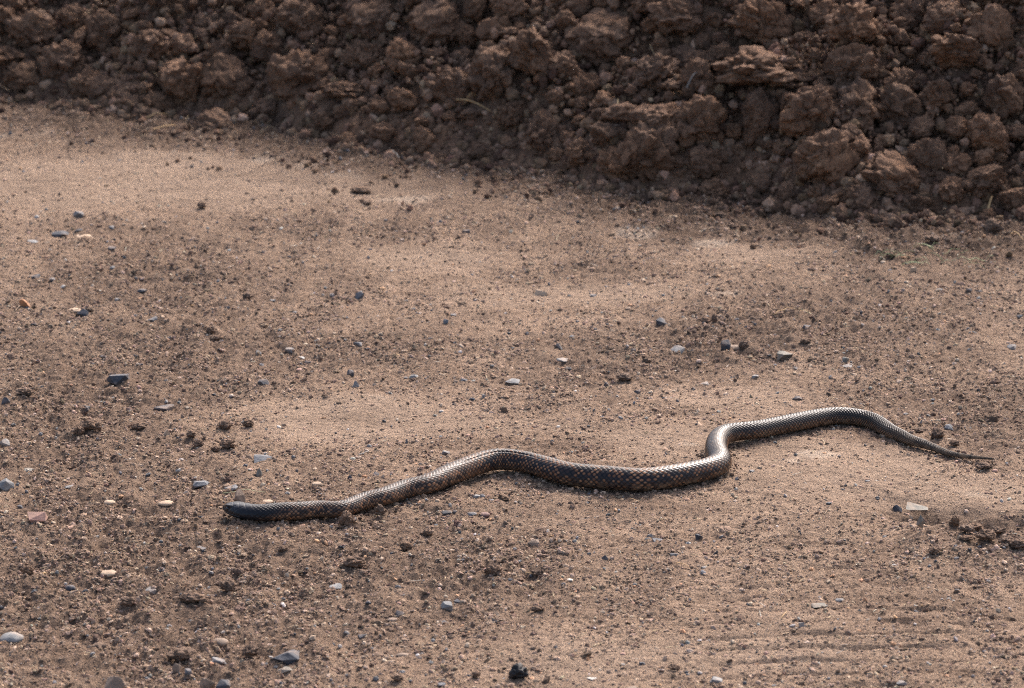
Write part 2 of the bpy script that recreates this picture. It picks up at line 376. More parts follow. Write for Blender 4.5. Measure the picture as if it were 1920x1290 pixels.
CL5 = [clod_mesh('clod', 5, 100 + k, 1 + k % 3) for k in range(9)]
CL4 = [clod_mesh('clod', 4, 200 + k, 1 + k % 3) for k in range(10)]
for m_ in CL5 + CL4: m_.polygons.foreach_set('use_smooth', np.ones(len(m_.polygons), bool))
placed = []
def put_clod(p, wx, wy, wz, big, label=None):
    src = random.choice(CL5 if big else CL4)
    if not len(src.materials): src.materials.append(M['mound'])
    o = bpy.data.objects.new('clod', src); COL.objects.link(o); o.parent = mound
    o.location = Vector(p) - MO; o.scale = (wx, wy, wz)
    tl = .15 if wz < .5 * wx else .6
    o.rotation_euler = (random.uniform(-tl, tl), random.uniform(-tl, tl), random.uniform(0, 6.28))
    placed.append((p[0], p[1], p[2], max(wx, wy, wz)))
    if label: o['label'] = label
HAND = [  # photo x, y, width, height of the clods one can pick out
    (1130, 70, 130, 62, 'large grey-brown lump near the top of the heap'), (1430, 128, 165, 58, 'wide flat slab of earth over a dark hollow'),
    (1240, 232, 95, 66, None), (1312, 236, 85, 76, None), (1430, 228, 66, 84, None), (1520, 214, 100, 84, None), (1545, 300, 105, 74, 'knobbly two-horned clod low on the heap'),
    (1225, 292, 115, 84, None), (1300, 120, 70, 50, None), (1310, 150, 60, 55, None), (1055, 130, 60, 50, None), (1000, 100, 90, 60, None), (925, 140, 95, 74, 'big grey clod beside the dry straw'),
    (850, 165, 70, 50, None), (560, 148, 105, 74, 'clod with a bluish grey smear on its face'), (648, 172, 84, 30, 'thin shelf of crusted earth'), (425, 152, 90, 62, None), (345, 158, 90, 66, None),
    (400, 236, 64, 40, 'rounded clod lying at the foot of the heap'), (500, 214, 56, 40, None), (300, 200, 60, 44, None), (470, 70, 80, 40, None), (410, 100, 56, 34, None), (505, 90, 60, 44, None),
    (570, 40, 90, 50, None), (700, 40, 90, 60, None), (820, 50, 100, 60, None), (760, 110, 70, 44, None), (690, 110, 70, 46, None), (120, 120, 76, 56, None), (60, 60, 90, 56, None), (200, 60, 80, 50, None),
    (280, 90, 70, 46, None), (40, 150, 64, 44, None), (170, 165, 60, 44, None), (1670, 335, 110, 56, None), (1740, 300, 80, 56, None), (1600, 130, 90, 60, None), (1790, 95, 90, 44, None), (1850, 255, 70, 60, None),
    (1890, 180, 80, 60, None), (1340, 362, 64, 32, 'pale clod at the foot of the heap'), (1430, 350, 50, 30, None), (1160, 310, 70, 40, None), (1090, 290, 60, 44, None), (1015, 250, 70, 50, None), (960, 215, 60, 44, None),
    (1600, 45, 100, 60, None), (1720, 30, 90, 56, None), (1860, 60, 90, 60, None), (1430, 40, 110, 56, None), (1270, 30, 100, 50, None), (1690, 210, 90, 60, None), (1760, 180, 76, 54, None), (1480, 365, 44, 26, None),
    (1615, 372, 54, 30, None), (1720, 388, 60, 30, None), (1845, 345, 76, 44, None), (1905, 380, 60, 40, None), (1790, 360, 56, 32, None), (900, 290, 46, 30, None), (800, 265, 50, 32, None), (720, 250, 50, 32, None), (610, 230, 52, 34, None)]
for px, py, pw, ph, lb in HAND:
    p = at(px, py); q = ppm(p[1], p[2]); wx = pw / q / 2; wz = ph / q / 2
    p = p + np.array([0, -wx * .12, wz * .05]); put_clod(p, wx * 1.25, wx * 1.1, wz * (1.35 if ph < .4 * pw else 1.55), pw > 50, lb)
tries = 0
while len(placed) < 298 and tries < 20000:
    tries += 1
    px = random.uniform(-60, 1980); py = random.uniform(-40, 425)
    d = ray(px, py); fx, fy = flat(px, py)
    p = at(px, py)
    t = float(mound_t(np.array([p[0]]), np.array([p[1]]))[0])
    if t < .02: continue
    s = random.choice([.012, .014, .017, .02, .025, .032, .042]) * (.6 + .5 * min(1, t / .25))
    if any((p[0] - a) ** 2 + (p[1] - b) ** 2 + (p[2] - c) ** 2 < (.70 * (s + rr)) ** 2 for a, b, c, rr in placed): continue
    put_clod(p + np.array([0, -s * .1, s * .1]), s * random.uniform(.8, 1.5), s * random.uniform(.8, 1.2), s * random.uniform(.55, 1.1), s > .031)

# ------------------------------------------------------------------ scattered masses (geometry nodes: one object each)
def scatter(name, parent, pts, scl, rot, col, material, sub, amp, freq, variants=8, flat_shade=False, cyl=False, src=None):
    me = bpy.data.meshes.new(name); me.vertices.add(len(pts)); me.vertices.foreach_set('co', np.ascontiguousarray(pts, np.float32).ravel())
    vattr(me, 'scl', scl, 'FLOAT_VECTOR'); vattr(me, 'rot', rot, 'FLOAT_VECTOR'); vattr(me, 'col', np.c_[col, np.ones(len(col))])
    vattr(me, 'idx', rng.integers(0, variants, len(pts)), 'INT')
    o = bpy.data.objects.new(name, me); COL.objects.link(o); o.parent = parent
    me.materials.append(material)
    g = bpy.data.node_groups.new(name, 'GeometryNodeTree')
    g.interface.new_socket('Geometry', in_out='INPUT', socket_type='NodeSocketGeometry'); g.interface.new_socket('Geometry', in_out='OUTPUT', socket_type='NodeSocketGeometry')
    n, l = g.nodes, g.links; gi = n.new('NodeGroupInput'); go = n.new('NodeGroupOutput')
    jn = n.new('GeometryNodeJoinGeometry')
    for k in range(variants):
        if src:
            b = n.new('GeometryNodeObjectInfo'); b.transform_space = 'ORIGINAL'; b.inputs[0].default_value = src[k % len(src)]
            ti = n.new('GeometryNodeGeometryToInstance'); l.new(b.outputs['Geometry'], ti.inputs[0]); l.new(ti.outputs[0], jn.inputs[0]); continue
        if cyl:
            b = n.new('GeometryNodeMeshCone'); b.inputs['Vertices'].default_value = 5; b.inputs['Radius Top'].default_value = .5; b.inputs['Radius Bottom'].default_value = 1; b.inputs['Depth'].default_value = 2
            b.inputs['Side Segments'].default_value = 4
        else:
            b = n.new('GeometryNodeMeshIcoSphere'); b.inputs['Radius'].default_value = 1; b.inputs['Subdivisions'].default_value = sub
        pos = n.new('GeometryNodeInputPosition'); tx = n.new('ShaderNodeTexNoise'); tx.noise_dimensions = '4D'
        tx.inputs['W'].default_value = k * 7.3 + .5; tx.inputs['Scale'].default_value = freq; tx.inputs['Detail'].default_value = 3; tx.inputs['Roughness'].default_value = .65
        sub_ = n.new('ShaderNodeVectorMath'); sub_.operation = 'SUBTRACT'; sub_.inputs[1].default_value = (.5, .5, .5)
        ml = n.new('ShaderNodeVectorMath'); ml.operation = 'SCALE'; ml.inputs['Scale'].default_value = amp
        sp = n.new('GeometryNodeSetPosition'); l.new(b.outputs['Mesh'], sp.inputs['Geometry'])
        l.new(pos.outputs[0], tx.inputs['Vector']); l.new(tx.outputs['Color'], sub_.inputs[0]); l.new(sub_.outputs[0], ml.inputs[0]); l.new(ml.outputs[0], sp.inputs['Offset'])
        ss = n.new('GeometryNodeSetShadeSmooth'); ss.inputs['Shade Smooth'].default_value = not flat_shade; l.new(sp.outputs[0], ss.inputs['Geometry'])
        ti = n.new('GeometryNodeGeometryToInstance'); l.new(ss.outputs[0], ti.inputs[0]); l.new(ti.outputs[0], jn.inputs[0])
    def na(nm, t):
        a = n.new('GeometryNodeInputNamedAttribute'); a.data_type = t; a.inputs['Name'].default_value = nm; return a.outputs['Attribute']
    ip = n.new('GeometryNodeInstanceOnPoints'); l.new(gi.outputs[0], ip.inputs['Points']); l.new(jn.outputs[0], ip.inputs['Instance'])
    ip.inputs['Pick Instance'].default_value = True; l.new(na('idx', 'INT'), ip.inputs['Instance Index'])
    er = n.new('FunctionNodeEulerToRotation'); l.new(na('rot', 'FLOAT_VECTOR'), er.inputs[0]); l.new(er.outputs[0], ip.inputs['Rotation'])
    l.new(na('scl', 'FLOAT_VECTOR'), ip.inputs['Scale'])
    sm = n.new('GeometryNodeSetMaterial'); sm.inputs['Material'].default_value = material; l.new(ip.outputs[0], sm.inputs[0]); l.new(sm.outputs[0], go.inputs[0])
    md = o.modifiers.new('scatter', 'NODES'); md.node_group = g
    return o
def pick(pal, n, probs):
    pal = np.array(pal); k = rng.choice(len(pal), n, p=np.array(probs) / sum(probs)); c = pal[k]
    return c * np.exp(rng.normal(0, .16, (n, 1))) * np.exp(rng.normal(0, .03, (n, 3)))
SRC = []
for o in mound.children:
    if o.data in CL4 and o.data not in [q.data for q in SRC]: SRC.append(o)
# small clods and crumbs all over the mound
N = 46000
px = rng.uniform(-1.35, 1.35, N); L = np.interp(px, BASE[:, 0], BASE[:, 1]); py = L + np.where(rng.uniform(0, 1, N) < .12, -rng.exponential(.09, N), rng.uniform(-.04, .95, N))
t = mound_t(px, py); keep = (t > 0) | ((t > -.5) & (rng.uniform(0, 1, N) < sstep(-.1, .45, fbm(px * 6, py * 5, 71, 2)) * 1.6)); px, py = px[keep], py[keep]; n_ = len(px)
sz = .0027 * np.exp(np.clip(rng.exponential(.52, n_), 0, 1.45)) * np.where(t[keep] < 0, .55, 1); pz = mound_h(px, py) + sz * .3 + rng.uniform(-.034, .008, n_) * sstep(.05, .25, t[keep])
pz = np.maximum(pz, ground_h(px, py) + sz * .3)
scatter('loose_crumbs', mound, np.c_[px - MO.x, py - MO.y, pz], sz[:, None] * rng.uniform(.7, 1.25, (n_, 3)), rng.uniform(0, 6.28, (n_, 3)),
        pick([(.080, .046, .029), (.160, .096, .060), (.240, .150, .096), (.33, .222, .149)], n_, [3, 6, 3, .5]), M['crumb'], 3, 1.1, 1.7, len(SRC), src=SRC)['kind'] = 'stuff'
nr = 420; rx_ = rng.uniform(-1.2, 1.2, nr); ry_ = np.interp(rx_, BASE[:, 0], BASE[:, 1]) + rng.uniform(-.05, .7, nr); rz_ = np.maximum(mound_h(rx_, ry_), ground_h(rx_, ry_)) + rng.uniform(.004, .02, nr)
rs_ = rng.uniform(.004, .016, nr)
scatter('rootlets', mound, np.c_[rx_ - MO.x, ry_ - MO.y, rz_], np.c_[np.full(nr, .0007), np.full(nr, .0006), rs_], np.c_[rng.normal(1.57, .5, nr), rng.normal(0, .4, nr), rng.uniform(0, 6.28, nr)],
        pick([(.40, .28, .16), (.22, .15, .09), (.12, .075, .045)], nr, [2, 3, 2]), M['chaff'], 2, 1.8, .6, 6, False, True)['kind'] = 'stuff'
# crumbs of soil over the track
def track_pts(n, power, ymax=7.45):
    y = 3.95 + (ymax - 3.95) * rng.uniform(0, 1, n) ** power; hw = y * .142 + .32
    x = rng.uniform(-1, 1, n) * hw; return x, y
def crumbs(name, n, s0, s1, sx, pal, probs, mt, sub, amp, lab, cat, densp=1.3, sink=.15, flat_shade=False, maxs=1.4, dens0=.1):
    x, y = track_pts(n, 1.25); lo_ = loose(x, y)
    lo_ = lo_ * (.25 + 1.1 * sstep(-.25, .35, fbm(x * 11, y * 6, 61, 2))) * (.4 + .9 * sstep(-.3, .3, perlin(x * 45, y * 30, 62)))
    k = rng.uniform(0, 1, n) < dens0 + (1 - dens0) * np.clip(lo_, 0, 1) ** densp
    k &= mound_t(x, y) < .05
    x, y = x[k], y[k]; c = len(x)
    s = s0 * np.exp(np.clip(rng.exponential(sx, c), 0, maxs)); z = ground_h(x, y) - s * sink + s * .25
    sc = s[:, None] * rng.uniform(.65, 1.25, (c, 3)) * np.array([1.15, 1.15, .68])
    rot = np.c_[rng.normal(0, .5, c), rng.normal(0, .5, c), rng.uniform(0, 6.28, c)]
    o = scatter(name, None, np.c_[x, y, z], sc, rot, pick(pal, c, probs), M[mt], sub, amp, 1.6, 8 if flat_shade else len(SRC), flat_shade, src=None if flat_shade else SRC)
    tag(o, lab, cat, kind='stuff'); return o
crumbs('soil_crumbs', 480000, .0010, .01, .40, [(.115, .076, .054), (.185, .124, .087), (.255, .173, .121), (.33, .232, .164), (.44, .322, .232)], [.9, 2.6, 4.5, 4, 1.6], 'crumb', 2, 1.1,
       'loose brown crumbs of soil strewn over the track', 'soil crumbs', 1.0, .42, False, 1.25, .07)
crumbs('dark_crumbs', 6200, .0024, .01, .36, [(.10, .066, .047), (.15, .101, .071), (.21, .145, .102)], [2, 5, 3], 'crumb', 3, 1.25,
       'larger dark crumbs of earth lying in patches on the track', 'soil crumbs', 2.2, .3, False, 1.2, .004)
crumbs('gravel_grit', 13500, .0011, .01, .45, [(.26, .24, .215), (.125, .122, .122), (.055, .057, .063), (.45, .25, .13), (.42, .32, .225), (.48, .43, .37), (.34, .21, .15)], [1.6, 3, 2.2, 1.6, 3, .5, 1.2],
       'grit', 1, .8, 'fine mixed grit of grey, orange and cream grains on the track', 'grit', .5, .15, True, 1.15, .35)
# bits of straw
n_ = 4200; x, y = track_pts(n_, 1.4); k = mound_t(x, y) < .1; x, y = x[k], y[k]; n_ = len(x)
s = .002 + rng.exponential(.0018, n_); z = ground_h(x, y) + .0016
o = scatter('straw_chaff', None, np.c_[x, y, z], np.c_[np.full(n_, .0005), np.full(n_, .00035), s], np.c_[rng.normal(1.57, .18, n_), rng.normal(0, .2, n_), rng.uniform(0, 6.28, n_)],
            pick([(.55, .42, .26), (.36, .26, .16), (.62, .55, .44), (.16, .11, .075)], n_, [4, 4, 1, 3]), M['chaff'], 2, 1.4, .6, 6, False, True)
tag(o, 'short bits of straw chaff sprinkled on the track', 'chaff', kind='stuff')

# ------------------------------------------------------------------ stones and clods one can pick out on the track
GROUP = {'d': 'tiny dark slate chips on the track', 'b': 'tiny dark slate chips on the track', 'g': 'tiny grey stone chips on the track', 'l': 'tiny pale grey chips on the track', 'w': 'tiny pale grey chips on the track',
         'o': 'tiny orange pebbles on the track', 'p': 'tiny orange pebbles on the track', 't': 'tiny cream pebbles on the track', 'n': 'tiny brown pebbles on the track', 'v': 'tiny grey stone chips on the track', 'm': 'tiny brown pebbles on the track'}
STONES = [
 (112,436,32,14,'a','d','dark slate stone in a far row of three, left of the flat cream one'), (158,441,32,9,'f','t','long flat cream stone just right of a dark slate stone, far back'),
 (146,430,16,8,'f','l','pale grey flake just behind the long flat cream stone'), (146,400,20,14,'a','g','grey stone nearest the heap, behind the far dark slate stone'), (69,406,10,9,'r','w',None), (60,451,22,7,'f','l','flat pale flake in front of the far dark slate stone'),
 (208,425,11,8,'a','l',None), (209,464,16,9,'a','d',None), (210,501,11,11,'a','l',None), (66,517,18,8,'f','d','low dark chip just behind a pale flake at the left side'), (58,529,24,7,'f','l','thin pale flake just in front of a low dark chip'),
 (98,523,12,9,'a','g',None), (117,536,12,8,'a','w',None), (266,543,20,8,'f','d','low dark slate flake alone in the left middle distance'), (47,567,24,20,'p','o','rusty orange-brown pointed stone near the left edge'),
 (138,580,32,11,'r','t','smooth cream stone touching a dark pointed stone'), (154,585,28,16,'p','d','dark pointed stone touching a smooth cream stone'), (219,560,9,7,'r','w',None), (285,596,20,12,'a','g','bluish grey stone halfway between cream stone and mid-track'),
 (425,574,12,8,'f','l',None), (317,632,10,6,'a','d',None), (195,667,14,8,'a','d',None), (260,683,14,8,'a','d',None), (220,708,46,28,'a','d','largest dark slate stone in the middle left, paler on one side'),
 (11,749,18,15,'p','d','small dark pyramid-shaped stone at the left edge'), (155,763,26,12,'f','b','low black stone just behind a dark lumpy clod'), (305,763,40,20,'a','d','dark slate slab with a flat front, right of the black stone'),
 (310,751,12,8,'a','l',None), (260,724,10,8,'r','p',None), (195,765,7,6,'r','o',None), (313,810,14,16,'u','t','upright round cream disc of stone'), (10,826,22,13,'a','l','pale grey stone at the left edge, above the big grey block'),
 (10,906,30,29,'a','l','big pale grey angular block cut by the left edge'), (53,879,20,7,'f','v','thin greenish grey flake above the big pale block'), (37,850,8,5,'a','d',None), (128,911,18,8,'f','l','thin pale flake level with the big pale block'),
 (205,940,22,11,'r','t','small cream oval pebble left of the tan one'), (312,942,32,14,'r','t','tan-cream oval stone left of the snake head'), (68,967,38,26,'a','p','rough pinkish brown stone near the left edge'), (38,949,12,9,'a','d',None),
 (376,906,30,18,'a','g','grey stone with a pale flat top above the snake head'), (433,913,26,10,'f','g','thin grey flake between grey stone and tan cone'), (449,930,24,28,'p','n','tan cone-shaped stone standing behind the snake head'),
 (501,939,22,11,'r','t','smooth pale cream pebble touching the back of the snake neck'), (380,966,20,8,'f','d','dark slate flake in front of the snake snout'), (334,880,10,8,'a','w',None), (493,858,36,18,'a','g','blue-grey wedge with one bright facet behind the snake neck'),
 (486,884,14,20,'p','v','small pointed grey-tan stone just below the blue-grey wedge'), (675,551,18,17,'a','g','grey stone alone in the far middle distance'), (511,562,12,6,'f','l',None), (542,655,20,13,'a','g','grey stone with a pale side, first of a row of three'),
 (564,670,14,6,'f','w','whitish flake, middle of a row of three'), (577,677,12,6,'f','d',None), (484,660,12,11,'a','l',None), (671,643,18,11,'a','g','blue-grey stone alone in mid-track'), (690,652,10,5,'f','d',None), (836,602,11,12,'a','g',None), (850,589,12,5,'f','g',None),
 (874,432,16,9,'a','d','dark chip far back near the middle'), (657,697,13,12,'a','d',None), (667,719,16,17,'p','l','pale grey pointed stone in the middle of the track'), (494,714,22,13,'a','d','dark slate stone above the blue-grey wedge, in mid-track'), (760,707,10,6,'a','g',None),
 (777,703,16,9,'a','l','pale grey chip beside a smaller grey one in mid-track'), (870,711,14,7,'f','d',None), (961,714,28,15,'a','l','pale grey stone in the very middle of the track'), (885,747,12,8,'a','d',None), (907,741,8,9,'a','l',None), (836,848,16,13,'a','g','grey stone just behind the first rise of the snake'),
 (762,826,6,10,'p','g',None), (657,893,11,10,'p','d',None), (705,887,12,9,'a','g',None), (683,891,9,6,'r','o',None), (594,905,18,9,'r','t','tan oval pebble behind the snake, far right of its neck'), (538,895,9,11,'p','n',None), (556,881,6,8,'a','d',None), (788,868,6,5,'a','d',None), (778,868,10,4,'r','o',None),
 (742,943,14,9,'a','t',None), (800,935,13,8,'a','l',None), (820,937,9,7,'r','t',None), (892,929,18,10,'a','l','pale grey stone in front of the snake hump'), (905,928,10,8,'a','g',None), (838,960,20,11,'a','b','black stone in front of the snake, beside smaller grey ones'), (853,958,10,9,'a','d',None), (885,962,18,10,'a','g','grey stone between a black stone and a maroon one'),
 (909,963,20,12,'r','m','smooth maroon pebble in front of the snake'), (819,983,12,7,'r','g',None), (922,936,10,5,'f','g',None),
 (1015,547,27,15,'a','t','chunky cream stone with a dark shadow in the far middle'), (1112,553,14,7,'a','g',None), (1177,577,12,7,'a','n',None), (1243,601,26,17,'a','d','dark grey stone with a pale top right of the chunky cream one'), (1048,647,16,13,'p','g','grey peaked stone above the long pale flake'), (1073,629,14,7,'f','g',None),
 (1060,674,34,11,'f','l','long pale grey flake lying slantwise in mid-track'), (1068,689,18,9,'a','b','black chip touching a tiny orange pebble'), (1055,689,8,6,'r','o',None), (1271,653,28,14,'f','l','broad pale grey flake in the right middle of the track'), (1361,645,19,21,'a','d','dark grey stone leaning on a tan lump'),
 (1378,650,28,13,'r','n','tan lump of stone right of a dark grey stone'), (1188,655,10,8,'a','d',None), (1473,666,31,22,'a','v','olive grey block standing alone on pale dirt'), (1586,673,14,13,'a','v',None), (1590,684,20,8,'f','w','whitish flake in front of a small olive stone'), (1513,611,18,10,'a','d','dark stone at the end of the dry straw'),
 (1320,717,20,8,'f','l','low pale grey stone behind the snake bend'), (1194,733,13,9,'f','d',None), (1136,720,12,14,'f','d',None), (1300,727,8,6,'a','d',None), (1158,741,9,6,'a','l',None), (1416,704,14,7,'f','l',None), (1393,718,14,6,'f','l',None), (1497,745,16,9,'a','d','dark slate chip just behind the snake, above its second rise'), (1470,734,12,4,'f','l',None), (1495,689,12,6,'f','g',None),
 (1817,543,12,9,'a','d',None), (1835,544,12,6,'a','d',None), (1762,543,15,9,'a','l','pale grey stone far right, left of two dark chips'), (1694,543,8,7,'a','d',None), (1816,615,10,7,'a','b',None), (1899,650,20,14,'a','g','grey stone near the right edge'), (1912,592,12,8,'a','d',None), (1713,504,12,11,'u','t',None), (1695,481,10,5,'r','o',None),
 (1733,514,18,5,'f','d','thin dark flake in front of the green grass shreds'), (1781,799,19,12,'a','g','blue-grey stone behind the snake tail'), (1758,766,12,5,'f','l',None), (1700,774,14,6,'f','l',None), (1726,782,10,5,'a','d',None), (1866,881,11,8,'r','p',None), (1627,900,10,5,'a','l',None), (1614,910,8,5,'r','p',None),
 (1683,951,18,16,'p','d','dark slate stone just above the broken pale slab'), (1720,973,44,13,'f','v','pale flat slab bridging the broken rut edge'), (1725,985,14,24,'p','v','pointed pale shard leaning in front of the flat slab'), (1794,1045,12,7,'a','d',None), (1831,1056,9,4,'f','l',None), (1410,882,10,7,'a','l',None),
 (1575,1123,17,9,'f','l','pale square flake in the lower right'), (1537,1133,32,12,'f','v','flat olive grey stone left of the pale square flake'), (1538,1119,8,7,'a','d',None), (1503,1170,12,12,'a','g',None), (1468,1171,8,5,'a','w',None), (1622,1122,7,8,'r','o',None), (1781,1120,8,5,'a','d',None), (1870,1095,8,4,'a','d',None), (1825,1217,22,6,'f','g','thin grey flake among the tyre marks'),
 (1695,1282,30,14,'a','g','grey stone with a pale top at the bottom edge, lower right'), (1343,1273,24,16,'a','l','pale grey stone near the bottom edge, right of centre'), (1311,1005,15,15,'a','d','dark grey stone right of the snake belly, in front'), (1355,1004,15,9,'a','g','grey chip right of the dark grey stone in front of the snake'), (1233,1010,20,9,'f','g','thin grey flake left of the dark grey stone in front of the snake'),
 (1219,1002,12,8,'a','g',None), (1134,1044,14,12,'p','d',None), (1342,1035,9,12,'a','b',None), (1265,1039,18,9,'a','d','dark blue-grey stone below a thin grey flake'), (1320,1062,14,7,'f','l',None), (1254,1066,10,6,'a','l',None), (1056,1093,9,6,'a','d',None), (1000,1015,22,14,'a','n','brownish stone half buried in front of the snake'),
 (1110,1271,20,10,'f','w','narrow white flake near the bottom edge'), (1204,1242,12,8,'a','d',None), (1155,1256,6,6,'a','d',None), (1168,1224,11,7,'r','p',None), (1167,1244,12,6,'r','l',None), (1043,1211,9,8,'p','l',None), (1186,1285,26,18,'a','n','dark brown stone cut by the bottom edge'), (955,1085,14,9,'r','d',None),
 (836,1133,27,20,'a','l','pale grey stone with a flat light top, lower middle'), (857,1126,14,9,'a','d',None), (750,1149,22,15,'a','d','blue slate stone left of the pale flat-topped stone'), (828,1165,20,9,'f','d','low blue slate stone below the pale flat-topped stone'), (925,1163,12,12,'p','d',None), (735,1160,20,10,'r','n','brown pebble just below a blue slate stone'),
 (681,1191,21,12,'a','d','slate stone with one pale side, lower middle'), (749,1129,11,7,'r','p',None), (690,1128,12,10,'a','d',None), (625,1097,32,12,'f','l','long pale stone with a dark end, lower left middle'), (538,1109,14,10,'r','t',None), (587,1172,12,8,'a','g',None), (586,1193,14,10,'a','t',None), (533,1228,56,34,'a','d','biggest dark blue slate stone, near the bottom edge'),
 (537,1255,35,17,'a','v','olive grey stone just below the biggest slate stone'), (20,1193,46,27,'r','l','big smooth pale grey stone at the lower left edge'), (131,1100,20,14,'r','d','rounded blue slate pebble in the lower left'), (283,1104,27,15,'a','l','pale grey stone with a dark left face, lower left'), (300,1066,16,9,'a','d','blue-grey pebble above the pale dark-faced stone'),
 (377,1027,20,11,'a','g','grey stone with a light top below the snake snout'), (203,1073,36,17,'r','t','tan stone half sunk in crumbs, lower left'), (75,1138,12,6,'a','d',None), (268,1126,8,5,'a','d',None), (412,1202,32,21,'r','n','tan-brown stone above the wedge with a pale top'), (411,1236,34,15,'a','g','dark wedge-shaped stone with a pale top, left of the biggest slate'),
 (331,1251,18,23,'p','n','brown upright stone near the bottom edge'), (353,1258,14,15,'a','g',None), (388,1279,30,30,'a','n','tan stone touching a dark stone at the bottom edge'), (417,1281,30,36,'a','d','dark slate stone with a pale top cut by the bottom edge'), (215,1274,42,40,'a','n','large tan-brown lump cut by the bottom edge'), (828,1285,16,9,'a','g','grey chip on the bottom edge'), (755,1226,28,10,'r','n','flat tan stone in the lower middle')]
LAND = [(430,958,'the snake head'),(530,950,'the snake neck'),(700,935,'the front third of the snake'),(940,850,'the snake hump'),(1150,900,'the snake belly'),(1350,850,'the sharp snake bend'),(1560,775,'the second rise of the snake'),(1850,864,'the snake tail tip'),
        (533,1228,'the biggest slate stone'),(972,1261,'the charred lump'),(1015,547,'the chunky cream stone'),(1473,666,'the olive grey block'),(1720,972,'the slab on the rut edge'),(220,708,'the large slate stone'),(313,810,'the upright cream disc'),(47,567,'the rusty pointed stone'),
        (68,967,'the rough pinkish stone'),(836,1133,'the pale flat-topped stone'),(909,963,'the maroon pebble'),(1060,674,'the long slanting flake'),(1720,488,'the green grass shreds'),(305,763,'the dark slate slab'),(1271,653,'the broad pale flake'),(493,858,'the blue-grey wedge'),(20,1193,'the big smooth pale stone'),
        (675,357,'the far dark clod'),(158,441,'the far flat cream stone'),(312,942,'the tan-cream oval stone'),(560,668,'the row of three stones'),(1343,1273,'the bottom-edge pale stone'),(1537,1133,'the flat olive stone'),(1110,1271,'the narrow white flake'),(650,974,'the round dark clod'),(1243,601,'the pale-topped dark stone'),(961,714,'the central pale stone')]
CW = {'d': 'dark slate', 'b': 'black', 'g': 'mid grey', 'l': 'pale grey', 'w': 'whitish', 'o': 'orange', 'p': 'pink', 't': 'cream', 'n': 'brown', 'v': 'olive grey', 'm': 'maroon'}
def where(px, py):
    b = min(LAND, key=lambda t: (t[0] - px) ** 2 + (1.6 * (t[1] - py)) ** 2); dx = px - b[0]; dy = py - b[1]
    d = ('right of ' if dx > 0 else 'left of ') if abs(dx) > 1.6 * abs(dy) else ('in front of ' if dy > 0 else 'behind ')
    return d + b[2], math.hypot(dx, 1.6 * dy)
_tiny = {}
for q in STONES:
    if q[6] is None: w_, d_ = where(q[0], q[1]); _tiny.setdefault((CW[q[5]], {'f': 'flake', 'r': 'pebble', 'a': 'stone chip', 'p': 'pointed chip', 'u': 'disc'}[q[4]], w_), []).append((d_, q[:2]))
TLAB = {}
for (cw, sh, w_), lst in _tiny.items():
    lst.sort()
    for i, (d_, xy) in enumerate(lst):
        TLAB[xy] = f"tiny {cw} {sh} {w_}" if len(lst) == 1 else f"tiny {cw} {sh} {w_}, {['nearest', 'second nearest', 'third nearest', 'fourth nearest', 'fifth nearest'][i]}"
def place(px, py, pw, ph, kind):
    phi_y = py + ph / 2
    p = at(px, min(phi_y, 1286)) if phi_y <= 1290 else np.array([*flat(px, phi_y), 0.0])
    if phi_y > 1290: p[2] = T1(p[0], p[1])
    q = ppm(p[1], p[2]); s = math.sin(math.atan2(H - p[2], p[1])); c = math.sqrt(1 - s * s)
    W = pw / q; Hh = ph / q
    share = {'f': .62, 'a': .38, 'r': .40, 'p': .2, 'u': .16}[kind]
    D = min(W * {'f': .9, 'a': .95, 'r': .9, 'p': .7, 'u': .4}[kind], share * Hh / s * 1.4); D = max(D, W * .35)
    Zt = max((Hh - D * s * .8) / c, Hh * .3)
    return p, W, D, Zt
k = 0
for px, py, pw, ph, kind, cl, lb in STONES:
    k += 1
    p, W, D, Zt = place(px, py, pw, ph, kind)
    name = {'f': 'stone_flake', 'r': 'pebble', 'a': 'stone', 'p': 'stone', 'u': 'pebble'}[kind]
    me = stone_mesh(name, kind, 300 + k)
    full = Zt * 1.3
    o = link(name, me, M[cl], None, kind in 'r')
    o.scale = (W / 2, D / 2, full / 2); o.location = (p[0], p[1] + D * .42, p[2] + Zt - full / 2 - .0012)
    if lb and 'rut edge' in lb and 'slab' in lb: o.location.z += .018
    if lb and 'shard' in lb: o.location.z += .008
    if kind == 'r': o.rotation_euler = (0, 0, random.uniform(-.2, .2))
    if kind == 'f': o.rotation_euler = (random.uniform(-.05, .12), random.uniform(-.12, .12), 0)
    if lb: tag(o, lb, 'stone', 'loose stones on the track')
    else: tag(o, TLAB[(px, py)], 'stone', GROUP[cl])

